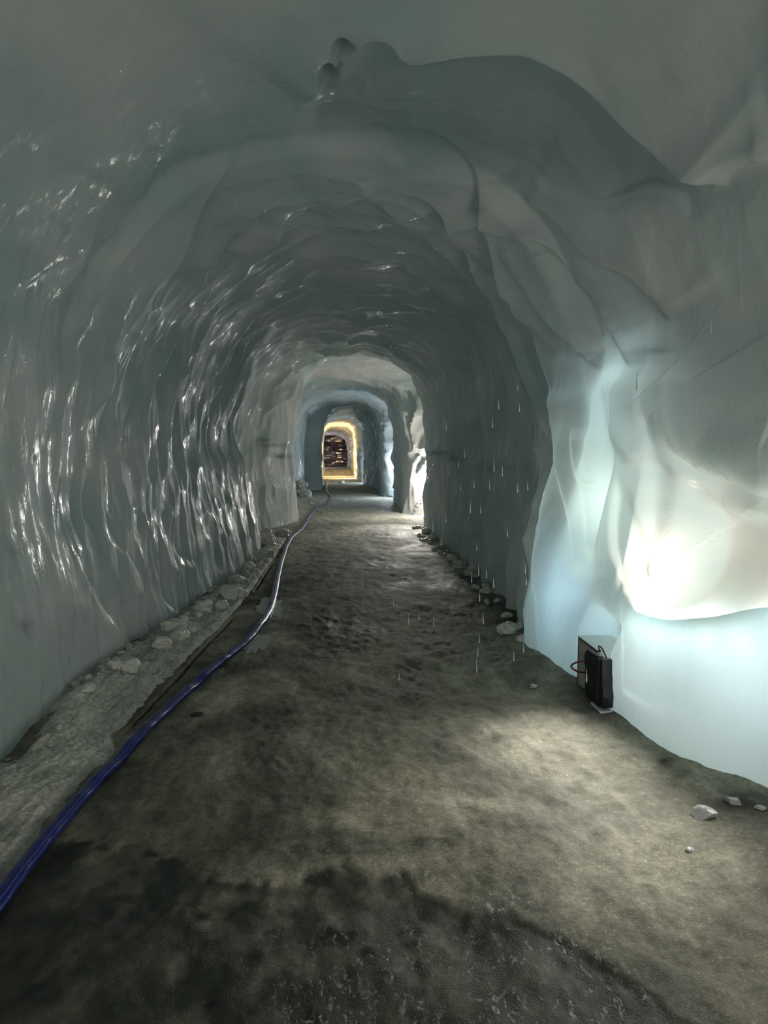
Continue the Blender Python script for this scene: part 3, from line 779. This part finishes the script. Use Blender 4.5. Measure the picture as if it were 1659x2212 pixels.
puddle(556, 1392, 26, 18, 8, 'dark meltwater puddle just nearer than the bright one, right of the hose')

# a dark pebble in the trodden ice
PEB = simple('basalt', (0.02, 0.02, 0.018), 0.6)
gx, gy = FL(426, 1548)
o = lump('pebble', 0.028, 77, PEB, (1.2, 1, 0.5), 0.3); o.location = (gx, gy, float(zfloor(gx, gy))+0.004)
tag(o, 'single dark pebble on the path to the right of the blue hose', 'pebble')

# ------------------------------------------------------------------ metal box in its nook and the black case hung on it
def box_bm(bm, x0, x1, y0, y1, z0, z1):
    vs = [bm.verts.new((a, b, c)) for a in (x0, x1) for b in (y0, y1) for c in (z0, z1)]
    for f in ((0, 1, 3, 2), (4, 6, 7, 5), (0, 4, 5, 1), (2, 3, 7, 6), (0, 2, 6, 4), (1, 5, 7, 3)):
        bm.faces.new([vs[i] for i in f])
    return vs
def bm_obj(name, bm, mat, parent=None, bev=0.0, seg=2, smooth=False):
    bmesh.ops.recalc_face_normals(bm, faces=bm.faces)
    if bev:
        bmesh.ops.bevel(bm, geom=[e for e in bm.edges], offset=bev, segments=seg, affect='EDGES', profile=0.5)
    me = bpy.data.meshes.new(name); bm.to_mesh(me); bm.free(); me.materials.append(mat)
    me.polygons.foreach_set('use_smooth', [smooth]*len(me.polygons))
    o = bpy.data.objects.new(name, me); COL.objects.link(o)
    if parent: o.parent = parent
    return o
PAINT = simple('white_painted_metal', (0.80, 0.82, 0.80), 0.3, 0.0, 0.8, (60, 0.1, 0.001))
STEEL = simple('brushed_panel', (0.55, 0.54, 0.51), 0.3, 0.15, 0.5, (6, 0.15, 0.01))
EDGE = simple('dark_rubber_edge', (0.05, 0.035, 0.035), 0.5)
PLASTIC = simple('black_plastic', (0.012, 0.013, 0.014), 0.42, 0.0, 0.5, (120, 0.25, 0.001))
RED = simple('red_brown_cable_sheath', (0.11, 0.028, 0.018), 0.38)
GREY = simple('grey_connector_plastic', (0.42, 0.43, 0.42), 0.4)
bxy = (1.575, 4.52)
BH = 0.37
broot = empty('metal_box', (1.642, 4.40, 0.02))
tag(broot, 'pale metal equipment box half sunk in a nook of the blue ice wall', 'box')
bm = bmesh.new(); box_bm(bm, 0.0, 0.22, -0.20, 0.215, 0.0, BH-0.03)
bm_obj('housing', bm, PAINT, broot, 0.003, 1)
bm = bmesh.new(); box_bm(bm, -0.006, 0.0, -0.192, 0.207, 0.01, BH-0.045)
bm_obj('side_panel', bm, STEEL, broot)['label'] = 'dull grey reflective side panel'
bm = bmesh.new()
box_bm(bm, -0.009, -0.004, -0.20, 0.217, BH-0.042, BH-0.034)
bm_obj('edge_trim', bm, EDGE, broot)
bm = bmesh.new(); box_bm(bm, -0.009, -0.004, 0.209, 0.217, 0.0, BH-0.042)
bm_obj('edge_trim', bm, EDGE, broot)
bm = bmesh.new(); box_bm(bm, -0.010, 0.225, -0.205, 0.22, BH-0.034, BH-0.026)
bm_obj('lid', bm, PAINT, broot, 0.002, 1)

croot = empty('equipment_case', (1.590, 4.215, 0.045)); croot.scale = (1, 1, 0.95)
tag(croot, 'black ribbed plastic equipment case standing against the pale metal box', 'case')
bm = bmesh.new()                    # rounded body: profile in the (y, z) plane, swept in x
prof = [(-0.10, 0.05), (-0.095, 0.0), (0.10, 0.0), (0.135, 0.03), (0.14, 0.19), (0.165, 0.205), (0.165, 0.265), (0.14, 0.30), (0.10, 0.325), (-0.085, 0.325), (-0.10, 0.31)]
def prism(bm, prof, x0, x1, pinch=0.0):
    a = [bm.verts.new((x0, p_, q_)) for p_, q_ in prof]; b = [bm.verts.new((x1, p_, q_)) for p_, q_ in prof]
    bm.faces.new(a); bm.faces.new(b[::-1])
    n = len(prof)
    for i in range(n): bm.faces.new((a[i], b[i], b[(i+1) % n], a[(i+1) % n]))
prism(bm, prof, 0.0, 0.044)
bm_obj('body', bm, PLASTIC, croot, 0.006, 2, True)
bm = bmesh.new()                    # door shell on the near side, bulging low down
prism(bm, [(-0.165, 0.015), (-0.10, 0.0), (-0.10, 0.325), (-0.135, 0.325), (-0.14, 0.23), (-0.15, 0.20), (-0.15, 0.15), (-0.172, 0.09)], 0.006, 0.072)
bm_obj('front_cover', bm, PLASTIC, croot, 0.004, 2, True)
for zz in (0.215, 0.235):
    bm = bmesh.new(); box_bm(bm, -0.006, 0.046, -0.103, 0.145, zz, zz+0.008)
    bm_obj('rib', bm, PLASTIC, croot, 0.002, 1)
for yy in (-0.088, -0.104):
    bm = bmesh.new(); box_bm(bm, -0.006, 0.003, yy, yy+0.007, 0.012, 0.318)
    bm_obj('seam_strip', bm, PLASTIC, croot, 0.0015, 1)
bm = bmesh.new(); box_bm(bm, -0.012, 0.004, -0.06, 0.01, 0.27, 0.305)
bm_obj('latch', bm, PLASTIC, croot, 0.003, 2)
bm = bmesh.new(); box_bm(bm, -0.01, 0.07, -0.175, 0.0, -0.02, -0.004)
bm_obj('foot', bm, PAINT, croot, 0.003, 1)['label'] = 'white foot plate under the case'
def cyl(name, p0, p1, r, mat, parent, n=20, r2=None):
    p0 = Vector(p0); p1 = Vector(p1); q_ = (p1-p0).to_track_quat('Z', 'Y'); L = (p1-p0).length
    V = []; Fc = []
    rs = [(0, r*0.9), (0.06*L, r), (L-0.06*L, r2 or r), (L, (r2 or r)*0.9)]
    for h_, rr in rs:
        for k in range(n):
            a = 2*math.pi*k/n; V.append(p0+q_@Vector((rr*math.cos(a), rr*math.sin(a), h_)))
    for j in range(3):
        for k in range(n): Fc.append((j*n+k, j*n+(k+1) % n, (j+1)*n+(k+1) % n, (j+1)*n+k))
    Fc.append(tuple(range(n))[::-1]); Fc.append(tuple(3*n+k for k in range(n)))
    return mesh_obj(name, V, Fc, mat, parent)
con = cyl('connector', (0.022, -0.05, 0.318), (0.022, -0.05, 0.352), 0.014, GREY, croot)
con['label'] = 'light grey round cable connector'
cyl('ring', (0.022, -0.05, 0.326), (0.022, -0.05, 0.333), 0.0165, GREY, con)
cyl('plug', (0.022, -0.05, 0.350), (0.022, -0.05, 0.366), 0.009, PLASTIC, con)
def tube(name, pts, r, mat, parent=None, n=12):
    A = catmull_pts(pts, 10); V = []; Fc = []
    for i in range(len(A)):
        t = Vector(A[min(i+1, len(A)-1)]-A[max(i-1, 0)]).normalized(); q_ = t.to_track_quat('Z', 'Y')
        for k in range(n):
            a = 2*math.pi*k/n; V.append(Vector(A[i])+q_@Vector((r*math.cos(a), r*math.sin(a), 0)))
        if i:
            for k in range(n): Fc.append(((i-1)*n+k, (i-1)*n+(k+1) % n, i*n+(k+1) % n, i*n+k))
    Fc.append(tuple(range(n))[::-1]); Fc.append(tuple((len(A)-1)*n+k for k in range(n)))
    return mesh_obj(name, V, Fc, mat, parent)
tube('cable', [(0.0, 0.12, 0.235), (-0.03, 0.13, 0.232), (-0.08, 0.12, 0.222), (-0.105, 0.10, 0.208), (-0.09, 0.08, 0.19), (-0.04, 0.09, 0.168), (0.0, 0.11, 0.165)], 0.0065, RED, croot)['label'] = 'red brown cable looping out of the left side'
tube('cable', [(0.022, -0.05, 0.362), (0.024, -0.03, 0.378), (0.034, -0.015, 0.38), (0.05, -0.03, 0.36), (0.052, -0.09, 0.322)], 0.005, RED, croot)['label'] = 'red cable arching over the connector'

# far small dark box by the orange portal
fx0, fz0 = C(769, 1030, 50.0)
froot = empty('floodlight', (fx0, 50.0, 0.12)); tag(froot, 'tiny black floodlight box at the foot of the orange lit portal', 'floodlight')
bm = bmesh.new(); box_bm(bm, -0.11, 0.11, -0.06, 0.06, 0.06, 0.34); bm_obj('housing', bm, PLASTIC, froot, 0.01)
bm = bmesh.new(); box_bm(bm, -0.09, -0.07, -0.05, 0.05, -0.1, 0.07); bm_obj('bracket', bm, STEEL, froot)
bm = bmesh.new(); box_bm(bm, 0.07, 0.09, -0.05, 0.05, -0.1, 0.07); bm_obj('bracket', bm, STEEL, froot)

# ------------------------------------------------------------------ falling drips
DROP, _nt, _p, _o = new_mat('falling_water')
_p.inputs['Base Color'].default_value = (0.9, 0.95, 0.95, 1); _p.inputs['Roughness'].default_value = 0.05
_p.inputs['Transmission Weight'].default_value = 0.35; _p.inputs['IOR'].default_value = 1.33
def drop_proto():
    V = []; Fc = []; n = 8
    prf = [(0, 0.15), (0.06, 0.7), (0.14, 1.0), (0.28, 0.85), (0.5, 0.5), (0.75, 0.3), (1.0, 0.05)]
    for h_, r in prf:
        for k in range(n):
            a = 2*math.pi*k/n; V.append((0.0042*r*math.cos(a), 0.0042*r*math.sin(a), h_*0.08))
    for j in range(len(prf)-1):
        for k in range(n): Fc.append((j*n+k, j*n+(k+1) % n, (j+1)*n+(k+1) % n, (j+1)*n+k))
    Fc.append(tuple(range(n))[::-1]); Fc.append(tuple((len(prf)-1)*n+k for k in range(n)))
    return mesh_obj('water_drop', V, Fc, DROP)
DR = [(1375, 845, 3.4), (1536, 722, 3.2), (1122, 890, 4.6), (1118, 845, 4.8), (1064, 925, 4.8), (1067, 1020, 5.0), (1135, 1240, 4.4), (1137, 1265, 4.3),
      (1118, 1065, 4.6), (1140, 1060, 4.8), (1096, 1160, 4.8), (1058, 1060, 5.2), (1038, 1110, 5.4), (1024, 1055, 5.4), (1016, 1110, 5.4), (1004, 990, 5.6),
      (1030, 1190, 5.2), (1034, 1245, 5.0), (1019, 1260, 5.0), (1051, 1250, 4.9), (1066, 1270, 4.8), (1036, 1300, 4.9), (1044, 1350, 4.7), (1032, 1420, 4.4),
      (1035, 1390, 4.5), (1030, 1455, 4.2), (937, 1355, 5.0), (925, 1280, 5.2), (883, 1350, 5.0), (862, 1470, 4.4), (905, 1340, 5.0), (953, 1180, 5.6),
      (935, 1150, 5.8), (1110, 1430, 4.2), (1131, 1410, 4.3), (783, 1270, 5.4), (765, 1690, 3.4), (850, 1310, 5.2), (870, 900, 6.5), (875, 850, 6.5),
      (963, 1130, 5.8), (990, 1010, 5.8), (970, 1030, 6.0), (1085, 1030, 5.0), (995, 1060, 5.6), (1267, 1475, 3.9), (964, 930, 5.8), (1077, 885, 4.9)]
dp = None
for k, (px, py, d) in enumerate(DR):
    if dp is None: dp = drop_proto(); o = dp
    else: o = dp.copy(); COL.objects.link(o)
    X, Z = C(px, py, d)
    s = rng.uniform(0.8, 1.4)
    o.location = (X, d, Z); o.scale = (1, 1, s); o.rotation_euler = (0, math.radians(rng.uniform(-3, 0)), 0)
    tag(o, 'falling drop of meltwater in mid air in front of the shaded right ice wall', 'water drop', 'falling meltwater drops')
